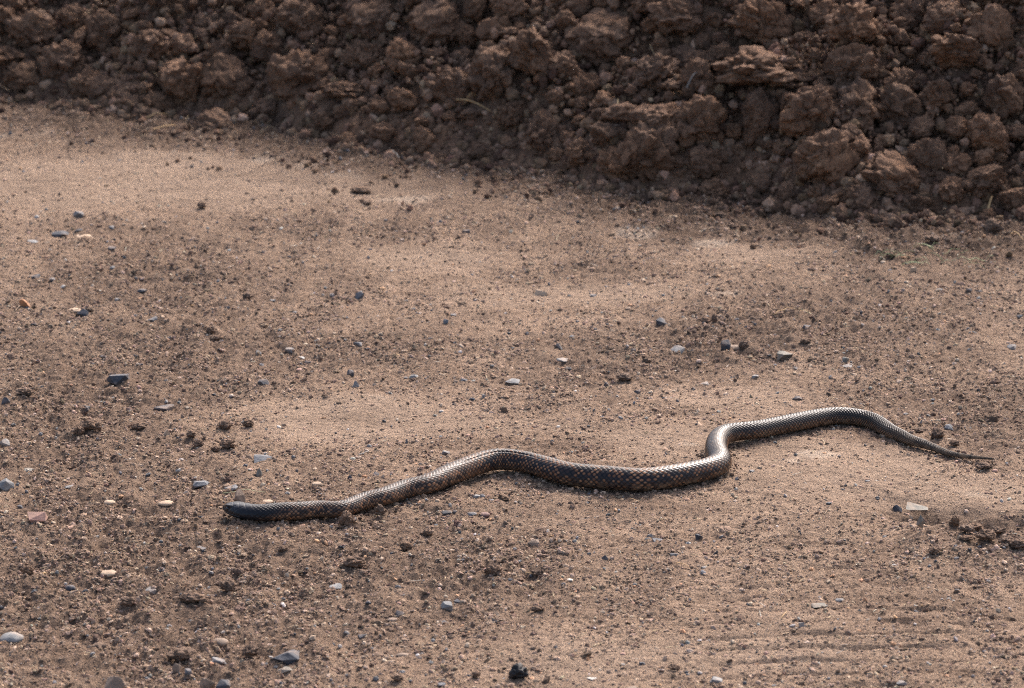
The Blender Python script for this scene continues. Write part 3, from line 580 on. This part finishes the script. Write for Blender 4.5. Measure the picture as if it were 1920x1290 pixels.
CLODS = [
 (170,798,38,22,'clod','dark lumpy clod just below the black stone, middle left'), (147,809,22,17,'clod','smaller dark clod against the dark lumpy one, middle left'), (263,800,36,17,'clod','ragged dark clod between the lumpy clod and the upright disc'), (650,974,31,26,'clod','round dark clod against the front of the snake'),
 (713,958,24,20,'clod','crumbly dark clod by the snake, right of the round one'), (690,953,14,13,'clod','small clod tucked under the snake between two larger ones'), (665,1055,40,24,'clod','broken dark clod below the snake, lower middle'), (925,1070,36,24,'clod','spiky dark clod in front of the snake hump'), (1007,1076,22,13,'clod','low dark clod right of the spiky one'),
 (972,1261,36,30,'char','black charred lump near the bottom edge'), (427,1100,34,24,'clod','furry dark clod in the lower left, below the snake snout'), (362,1122,54,22,'clod','wide broken clod left of the furry one'), (50,1070,26,18,'clod','dark clod near the left edge, lower left'), (340,1228,58,30,'clod','large ragged clod above the brown upright stone'),
 (675,357,34,14,'clod','dark clod lying far back on pale dirt'), (688,381,18,8,'clod','small clod just in front of the far dark clod'), (743,347,11,7,'clod','small dark crumb right of the far dark clod'), (377,386,17,12,'clod','dark clod alone far back on the left'), (1862,425,38,26,'clod','dark clump fallen at the right foot of the heap'), (1750,448,34,14,'tanclod','flat tan clod near the right foot of the heap'),
 (1672,480,22,13,'clod','dark clod beside the green grass shreds'), (1350,402,26,10,'clod','low clod at the foot of the heap, right of centre'), (1374,424,22,9,'clod','flat dark clod just in front of the heap, right of centre'), (1172,708,30,15,'clod','dark clod in mid-track behind the snake bend'), (1395,647,20,15,'clod','dark clod right of the tan lump'),
 (1760,815,28,20,'clod','muddy clump just behind the snake tail'), (1790,832,20,12,'clod','small mud lump beside the snake tail'), (1847,874,32,14,'clod','black mud clump just below the tail tip'), (1752,1033,24,15,'clod','tufted brown clod below the broken rut edge'), (395,621,19,14,'clod','dark clod in the left middle distance'), (405,634,26,9,'clod','flat dark clod just below another in the left middle distance'),
 (464,556,20,12,'clod','dark clod far back between the left stones and mid-track'), (422,798,26,18,'clod','peaked clod, upper of a cluster on the left'), (465,795,21,14,'clod','clod at the right end of the left cluster'), (358,816,19,14,'clod','round clod at the left end of the cluster'), (425,834,30,19,'clod','widest clod of the left cluster'), (372,832,20,13,'clod','low clod below the round one in the left cluster'), (403,843,17,11,'clod','small clod at the bottom of the left cluster'),
 (1264,1252,24,12,'clod','dark clod near the bottom edge, right of centre'), (745,1272,24,14,'clod','dark clod near the bottom edge, left of the charred lump'), (892,1266,20,14,'clod','small dark clod just left of the charred lump'), (1322,602,24,14,'clod','ragged clod right of the dark pale-topped stone'), (1340,598,12,14,'clod','pointed brown clod standing in the right middle of the track'), (470,1222,36,24,'clod','dark clod against the left side of the biggest slate'),
 (240,1130,30,20,'clod','dark clod in the lower left among crumbs'), (45,735,34,14,'clod','flat dark clod near the left edge, middle height'), (1815,992,34,18,'clod','clod in the rut hollow, left one'), (1850,1004,40,22,'clod','largest clod in the rut hollow'), (1888,1014,34,18,'clod','clod in the rut hollow near the right edge'), (1790,980,20,22,'tanclod','tan clod at the head of the rut hollow'),
 (1912,1020,40,20,'clod','clod in the rut hollow cut by the right edge'), (1832,989,28,15,'clod','small clod above the largest one in the rut hollow'), (1872,996,26,14,'clod','small clod behind the rut hollow near the right edge'), (1812,1010,24,12,'clod','low clod in front of the left one in the rut hollow'),
 (530,1030,20,12,'clod','small dark clod below the snake neck'), (1510,640,22,11,'clod','flat clod left of the olive grey block'), (1008,1142,26,12,'clod','low dark clod in the lower middle, right'), (760,1025,30,18,'clod','dark clod right of the broken one, below the snake'), (800,1000,24,16,'clod','dark clod in front of the black stone')]
CLG = [clod_mesh('clod', 4, 400 + k, 1, 1.25) for k in range(9)]
k = 0
for px, py, pw, ph, mt, lb in CLODS:
    p, W, D, Zt = place(px, py, pw, ph, 'r'); k += 1
    me = CLG[k % 9].copy(); me.name = 'clod'
    o = link('clod', me, M[mt], None, True); Zt *= 1.2; full = Zt * 1.25
    o.scale = (W * .54, D * .54, full * .54); o.location = (p[0], p[1] + D * .4, p[2] + Zt - full / 2 + .0012)
    o.rotation_euler = (0, 0, random.choice([0, 3.14]) + random.uniform(-.3, .3))
    tag(o, lb, 'clod', 'loose clods on the track')

# ------------------------------------------------------------------ straws, twigs and grass
def strand(name, pts, r, material, parent=None, flatk=.5):
    pts = [Vector(p) for p in pts]; n = len(pts); co = []; f = []
    for i, p in enumerate(pts):
        tg = (pts[min(i + 1, n - 1)] - pts[max(i - 1, 0)]).normalized(); s = tg.cross(Vector((0, 0, 1))).normalized(); u = s.cross(tg)
        rr = r * (1 - .55 * i / (n - 1))
        for a in range(6): co.append(p + s * math.cos(a * math.pi / 3) * rr + u * math.sin(a * math.pi / 3) * rr * flatk)
    for i in range(n - 1):
        for a in range(6): f.append([i * 6 + a, i * 6 + (a + 1) % 6, i * 6 + 6 + (a + 1) % 6, i * 6 + 6 + a])
    return link(name, quad_mesh(name, np.array([c[:] for c in co]), np.array(f)), material, parent, True)
def px_strand(name, a, b, lift, rpx, material, label, cat, bend=.06, n=10):
    A = at(*a); B = at(*b); A = Vector(A); B = Vector(B); pts = []
    side = (B - A).cross(Vector((0, 0, 1)))
    for i in range(n):
        t = i / (n - 1); p = A.lerp(B, t) + side * bend * math.sin(t * 3.14)
        p.z = max(p.z, T1(p.x, p.y)) + lift * (.4 + math.sin(t * 3.14) * .6) ; pts.append(p)
    o = strand(name, pts, rpx / ppm(A.y, A.z), material); tag(o, label, cat); return o
px_strand('grass_stalk', (418, 927), (499, 925), .004, 1.0, M['blade'], 'thin pale green grass blade passing behind the tan cone stone', 'grass blade', .02)
px_strand('straw', (856, 192), (920, 214), .014, 3.2, M['straw'], 'thick dry yellow straw lying on the earth heap', 'straw')
px_strand('straw', (872, 200), (892, 186), .018, 2.2, M['straw'], 'short straw fork crossing the thick yellow straw', 'straw')
px_strand('straw', (266, 229), (322, 222), .012, 2.6, M['straw'], 'dry straw at the foot of the heap on the left', 'straw')
px_strand('straw', (288, 246), (330, 240), .010, 2.4, M['straw'], 'bent straw below another at the left foot of the heap', 'straw', .2)
px_strand('straw', (1452, 592), (1514, 584), .005, 1.4, M['straw'], 'long thin dry straw pointing at a dark stone, right of centre', 'straw')
px_strand('straw', (1180, 936), (1197, 942), .003, 1.2, M['straw'], 'tiny straw in front of the snake belly', 'straw')
px_strand('twig', (735, 285), (749, 299), .008, 2.6, M['twig'], 'short pale twig at the foot of the heap', 'twig')
px_strand('twig', (1286, 180), (1315, 156), .03, 2.4, M['twig'], 'grey twig sticking out among the big clods', 'twig')
px_strand('straw', (1852, 402), (1860, 380), .02, 2.4, M['straw'], 'orange straw upright at the right foot of the heap', 'straw')
px_strand('straw', (1896, 440), (1918, 452), .006, 2.0, M['straw'], 'dry straw on the dirt by the right edge', 'straw')
px_strand('twig', (672, 855), (690, 846), .004, 2.2, M['twig'], 'pale curved twig behind the snake', 'twig', .25)
px_strand('straw', (1268, 1058), (1292, 1066), .004, 1.6, M['straw'], 'short pale straw in front of the snake, right of centre', 'straw')
px_strand('straw', (1465, 1160), (1476, 1148), .004, 1.4, M['straw'], 'small straw in the lower right by a grey stone', 'straw')
px_strand('straw', (985, 1076), (1003, 1083), .004, 1.2, M['straw'], 'tiny straw beside a low dark clod', 'straw')
tuft = bpy.data.objects.new('grass_shreds', None); COL.objects.link(tuft); tp = at(1720, 490); tuft.location = tp
tag(tuft, 'wilted green grass shreds lying near the right foot of the heap', 'grass')
for i in range(26):
    a = at(random.gauss(1725, 42), random.gauss(487, 11)); an = random.uniform(-.6, .6) + (3.14 if random.random() < .5 else 0); ln = random.uniform(.012, .04)
    pts = []
    for j in range(5):
        t = j / 4; x = a[0] + math.cos(an) * ln * t; y = a[1] + math.sin(an) * ln * t
        pts.append(Vector((x, y, T1(x, y) + .004 + .006 * math.sin(t * 3.14))) - Vector(tp))
    strand('blade', pts, .0011, M['green'] if random.random() < .6 else M['blade'], tuft)

# ------------------------------------------------------------------ the snake
TRACE = [  # photo x, y of the body axis, radius in photo pixels, lift above the dirt (mm)
 (421,959,0,0),(440,958.5,13.6,0),(480,959,15.6,0),(520,960,16.8,0),(560,959,17,0),(600,957,16.5,0),(640,953,16,0),(680,944,16.6,0),(720,930,17.5,0),(760,918,18,0),(800,907,19,0),(840,893,20.5,1),
 (880,876,21,4),(910,864,21,6),(940,858.5,20.8,6),(980,861,20.6,4),(1020,876,21.5,1),(1060,890.5,22.3,0),(1100,896.5,22.8,0),(1150,899,23,0),(1200,899,23,0),(1250,894,22.6,0),(1300,885.5,21.5,0),(1333,878,21,0),(1349,868,20.8,0),(1348,855,20,0),(1343,842,19.2,0),
 (1346,826,18.8,2),(1359,813,18.2,4),(1380,807,17.6,6),(1410,804.5,17.2,5),(1440,802,16.8,2),(1480,795,17,0),(1520,786,17,0),(1560,782,16.4,0),(1600,783.5,15.6,0),(1640,791,14.8,0),(1668,803,13.6,0),(1690,818,11.6,0),(1710,829,10,0),(1740,838,8,0),(1780,850.5,5.2,1),(1820,860,3.8,3),(1866,864,1.3,5)]
pts = []; rad = []; xp = []
for x, y, r, lf in TRACE:
    rm = max(r, 10 if x < 430 else 0) / 1375
    pts.append(at(x, y, rm * .93 + lf * .001)); rad.append(r / ppm(pts[-1][1], .015)); xp.append(len(xp))
pts = np.array(pts); rad = np.array(rad); xpx = np.array([t[0] for t in TRACE], float)
# smooth heights along the body so that it lies on, not follows, the crumbs
zs = pts[:, 2] - rad * .93
for _ in range(6): zs[1:-1] = .25 * zs[:-2] + .5 * zs[1:-1] + .25 * zs[2:]
pts[:, 2] = zs + np.maximum(rad, .0035) * .93
pts[0, 2] = pts[1, 2] - .0012
def cr(P, n=24):                      # centripetal-like Catmull-Rom resample
    out = []; Q = np.vstack([2 * P[0] - P[1], P, 2 * P[-1] - P[-2]])
    for i in range(1, len(Q) - 2):
        for t in np.linspace(0, 1, n, endpoint=False):
            a, b, c, d = Q[i - 1], Q[i], Q[i + 1], Q[i + 2]
            out.append(.5 * (2 * b + (c - a) * t + (2 * a - 5 * b + 4 * c - d) * t * t + (3 * b - a - 3 * c + d) * t ** 3))
    return np.array(out + [P[-1]])
dense = cr(np.c_[pts, rad, xpx])
for _ in range(110): dense[1:-1, :4] = .25 * dense[:-2, :4] + .5 * dense[1:-1, :4] + .25 * dense[2:, :4]
seg = np.linalg.norm(np.diff(dense[:, :3], axis=0), axis=1); S = np.r_[0, np.cumsum(seg)]; LEN = S[-1]
# head and neck sizes override the traced radius
HS = np.array([0, .0012, .003, .006, .010, .016, .024, .034, .044, .056, .075, .10, .13])
HH = np.array([.0022, .0036, .0050, .0066, .0082, .0096, .0106, .0110, .0109, .0111, .0117, .0122, .0122])   # half height
HW = np.array([.0032, .0048, .0064, .0080, .0096, .0115, .0132, .0142, .0140, .0134, .0130, .0130, .0128])   # half width
st = []; vv = []; s = 0.; v = 0.
SS = np.linspace(0, LEN, 6000); RR = np.interp(SS, S, dense[:, 3]); RR = np.where(SS < .1, np.interp(SS, HS, HH), RR)
unit = .218 * np.clip(np.maximum(RR, .0085), .0085, .03); V = np.r_[0, np.cumsum(np.diff(SS) / unit[:-1])]
SPU = 5; nv = int(V[-1] * SPU); vg = np.linspace(0, V[-1], nv); sg = np.interp(vg, V, SS)
front = np.array([0, .0003, .0008, .0014, .002, .0027]); keep = sg > .0033; sg = np.r_[front, sg[keep]]; vg = np.interp(sg, SS, V)
C = np.stack([np.interp(sg, S, dense[:, k]) for k in range(3)], -1); r = np.interp(sg, S, dense[:, 3]); xx = np.interp(sg, S, dense[:, 4])
bl = sstep(.085, .13, sg); hh = np.interp(sg, HS, HH) * (.95 + .05 * sstep(.05, .1, sg)) * (1 - bl) + r * .97 * bl; hw = np.interp(sg, HS, HW) * (1 - bl) + r * 1.05 * bl
nose = np.sqrt(np.clip((sg + .00002) / .0008, 0, 1)); hh *= nose; hw *= nose
tipf = np.clip((LEN - sg) / .004, 0, 1); hh *= np.sqrt(tipf) * .97 + .03; hw *= np.sqrt(tipf) * .97 + .03
Tn = np.gradient(C, axis=0); Tn /= np.linalg.norm(Tn, axis=1)[:, None]
for _ in range(6): Tn[1:-1] = .25 * Tn[:-2] + .5 * Tn[1:-1] + .25 * Tn[2:]
Tn /= np.linalg.norm(Tn, axis=1)[:, None]
Bn = np.cross(Tn, np.array([0, 0, 1.])); Bn /= np.linalg.norm(Bn, axis=1)[:, None]; Un = np.cross(Bn, Tn)
NA = 30; na = NA * SPU; th = np.arange(na) * 2 * np.pi / na            # angle from the spine
TH, SG = np.meshgrid(th, sg); VG = vg[:, None] + 0 * TH; XX = xx[:, None] + 0 * TH
U = TH / (2 * np.pi) * NA
a_ = (U + VG) / 2; b_ = (U - VG) / 2; ai = np.round(a_); bi = np.round(b_); fa = a_ - ai; fb = b_ - bi
d = 2 * np.maximum(np.abs(fa), np.abs(fb)); dv = fa - fb; du = fa + fb
iu = np.mod(ai + bi, NA); iv = ai - bi
h1 = (_hash(iu, iv, 3) % 1000) / 1000.; h2 = (_hash(iu, iv, 8) % 1000) / 1000.
el = np.cos(TH)                                                      # 1 on the spine, -1 under the belly
body = sstep(.040, .062, SG); lat = sstep(-.93, -.6, el)
dome = (1 - d ** 2.6) * .55 + .36 * dv * (1 - .3 * d)
fine = sstep(LEN, LEN - .25, SG) * .55 + .45
rel = .00075 * dome * body * fine * (1 + .7 * sstep(1300, 1400, XX)) * (.35 + .65 * lat)
# broad plates on the head
a2 = (U * 14 / NA + SG / .0052) / 2; b2 = (U * 14 / NA - SG / .0052) / 2; d2 = 2 * np.maximum(np.abs(a2 - np.round(a2)), np.abs(b2 - np.round(b2)))
rel += .00040 * (1 - d2 ** 5) * (1 - body) * sstep(.006, .012, SG)
side = np.abs(np.sin(TH))
mouth = np.exp(-((el + .38 - .10 * sstep(.0, .03, SG)) / .055) ** 2) * sstep(.044, .036, SG) * sstep(.001, .005, SG); rel -= .0014 * mouth
brow = np.exp(-((el - .62) / .14) ** 2) * np.exp(-((SG - .0155) / .007) ** 2); rel += .0021 * brow
sock = np.exp(-((el - .30) / .16) ** 2 - ((SG - .0155) / .0034) ** 2); rel -= .0015 * sock
nost = np.exp(-((el - .08) / .14) ** 2 - ((SG - .0050) / .0010) ** 2); rel -= .0011 * nost
jaw = np.exp(-((el + .1) / .45) ** 2) * np.exp(-((SG - .036) / .010) ** 2); rel += .0008 * jaw
groove = np.exp(-((TH - 0.42) / .07) ** 2) + np.exp(-((2 * np.pi - TH - 0.42) / .07) ** 2)
rel -= .0011 * groove * sstep(840, 880, XX) * sstep(1030, 980, XX)
# slightly flattened belly, a soft keel of muscle on each side
cz = np.where(el < 0, np.sign(el) * np.abs(el) ** .9 * .94, el); cx = np.sin(TH) * (1 + .04 * np.exp(-((el + .3) / .4) ** 2))
head = sstep(.05, .03, SG); cz = cz * (1 - .10 * head * np.clip(el, 0, 1) ** 6)
off = Bn[:, None, :] * (cx * (hw[:, None] + rel))[..., None] + Un[:, None, :] * (cz * (hh[:, None] + rel))[..., None]
Pm = C[:, None, :] + off
# colours: blue-black scales with rusty centres
spot = sstep(.74, .32, np.hypot(du * .9, dv * .8) + .22 * (h2 - .5) + .12 * sstep(850, 920, XX)); fl = sstep(.35, -.35, el)
A = sstep(505, 560, XX + 40 * fl) * sstep(900, 840, XX); Cc = sstep(840, 900, XX) * sstep(1365, 1310, XX); Dd = sstep(1320, 1370, XX)
band = .5 + .5 * np.sin(XX / 17.) * .6
tA = np.where(h1 < .25, .10, .15 + .65 * h1) * (.45 + .55 * sstep(.9, .3, el)); tC = np.where(h1 < .58 + .12 * np.sin(XX / 26.), .30 + .95 * h2, .05) * (1 - .25 * fl) + .22 * fl * h2
tD = .05 * h1 + (.4 + .6 * h2) * sstep(.5, .0, el) * np.where(h1 < .75, 1, .25)
tint = np.clip(A * tA + Cc * tC + Dd * tD, 0, 1) * sstep(LEN - .02, LEN - .18, SG)
oc = np.stack([.46 + 0 * h1, .165 + .06 * h2, .050 + .055 * h2], -1); oc = oc * (.55 + .55 * h1)[..., None]
gr = np.array([.24, .145, .085]); mixg = (.48 + .3 * h2)[..., None] * (1 - .5 * Cc)[..., None]; oc = oc * (1 - mixg) + gr * mixg
dk = np.array([.0070, .0075, .0100]) * (.8 + .5 * h1)[..., None]; dk = dk + (.006 * fl)[..., None]
dk = dk * (1 - .6 * Dd[..., None]) + np.array([.010, .008, .007]) * .6 * Dd[..., None]
tailc = np.array([.034, .025, .018]); tf = (sstep(1560, 1700, XX))[..., None]; dk = dk * (1 - tf) + tailc * tf
cc = dk * (1 - (spot * tint)[..., None]) + oc * (spot * tint)[..., None]
cc = cc * (1 - .75 * sstep(.80, 1.0, d) * body)[..., None]
dust = np.clip(sstep(.15, -.6, el) * (.5 + .5 * sstep(1000, 1250, XX)) + .75 * sstep(1660, 1760, XX) , 0, .9) * sstep(470, 560, XX)
cc = np.clip(cc, 0, 1)
ns = len(sg); idx = np.arange(ns * na).reshape(ns, na); nx_ = np.roll(idx, -1, axis=1)
F = np.stack([idx[:-1], idx[1:], nx_[1:], nx_[:-1]], -1).reshape(-1, 4)
root = bpy.data.objects.new('snake', None); COL.objects.link(root); mid = Pm[ns // 2].mean(0); root.location = (mid[0], mid[1], T1(mid[0], mid[1]))
tag(root, 'dark glossy snake with rust-flecked scales winding across the dirt', 'snake')
RO = np.array(root.location)
sme = quad_mesh('body', Pm.reshape(-1, 3) - RO, F); vattr(sme, 'col', np.concatenate([cc, dust[..., None]], -1).reshape(-1, 4))
vattr(sme, 'gloss', (.40 - .08 * sstep(1000, 1380, XX) - .10 * sstep(.07, .04, SG) + .05 * (h2 - .5)).ravel(), 'FLOAT')
link('body', sme, M['snake'], root, True)
# eyes
def snake_pt(s, ang, out=0.0):
    i = int(np.argmin(np.abs(sg - s))); j = int(round(ang / (2 * np.pi) * na)) % na
    n = off[i, j] / np.linalg.norm(off[i, j]); return Pm[i, j] + n * out, n
em, en, el_, ep = mat('snake_eye'); ep.inputs['Base Color'].default_value = (.012, .010, .010, 1); ep.inputs['Roughness'].default_value = .05
rm_, rn, rl, rp = mat('snake_iris'); rp.inputs['Base Color'].default_value = (.030, .012, .006, 1); rp.inputs['Roughness'].default_value = .25
for sgn in (1, -1):
    ang = math.acos(.28) * sgn
    p, n = snake_pt(.0155, ang % (2 * math.pi), -.0002)
    co, f = ICO[3]; o = link('eye', quad_mesh('eye', co * .0030, f), em, root, True); o.location = Vector(p) - Vector(RO)
    q = Vector(n).to_track_quat('Z', 'Y')
    rc = []; rf = []
    for a in range(20):
        t = a * 2 * math.pi / 20
        for rr, zz in ((.0019, .00205), (.0013, .00245)): rc.append((rr * math.cos(t), rr * math.sin(t), zz))
    for a in range(20): rf.append([2 * a, 2 * ((a + 1) % 20), 2 * ((a + 1) % 20) + 1, 2 * a + 1])
    ir = link('iris', quad_mesh('iris', np.array(rc), np.array(rf)), rm_, o, True); ir.rotation_euler = q.to_euler()

# crumbs pushed up along both sides of the snake
ns_ = 1500; ii = rng.integers(0, ns, ns_); sd_ = rng.choice([-1., 1.], ns_); gap = hw[ii] * rng.uniform(.72, 1.0, ns_) + rng.exponential(.007, ns_)
gx = C[ii, 0] + Bn[ii, 0] * sd_ * gap; gy = C[ii, 1] + Bn[ii, 1] * sd_ * gap; gs = .0009 * np.exp(np.clip(rng.exponential(.4, ns_), 0, 1.2))
o = scatter('belly_grit', None, np.c_[gx, gy, ground_h(gx, gy) + gs * .3], gs[:, None] * rng.uniform(.7, 1.3, (ns_, 3)), rng.uniform(0, 6.28, (ns_, 3)),
            pick([(.095, .062, .043), (.160, .106, .073), (.225, .151, .104), (.30, .209, .146)], ns_, [2, 3, 3, 2]), M['crumb'], 2, 1.1, 1.6, len(SRC), src=SRC)
tag(o, 'small crumbs pushed up along the sides of the snake', 'soil crumbs', kind='stuff')
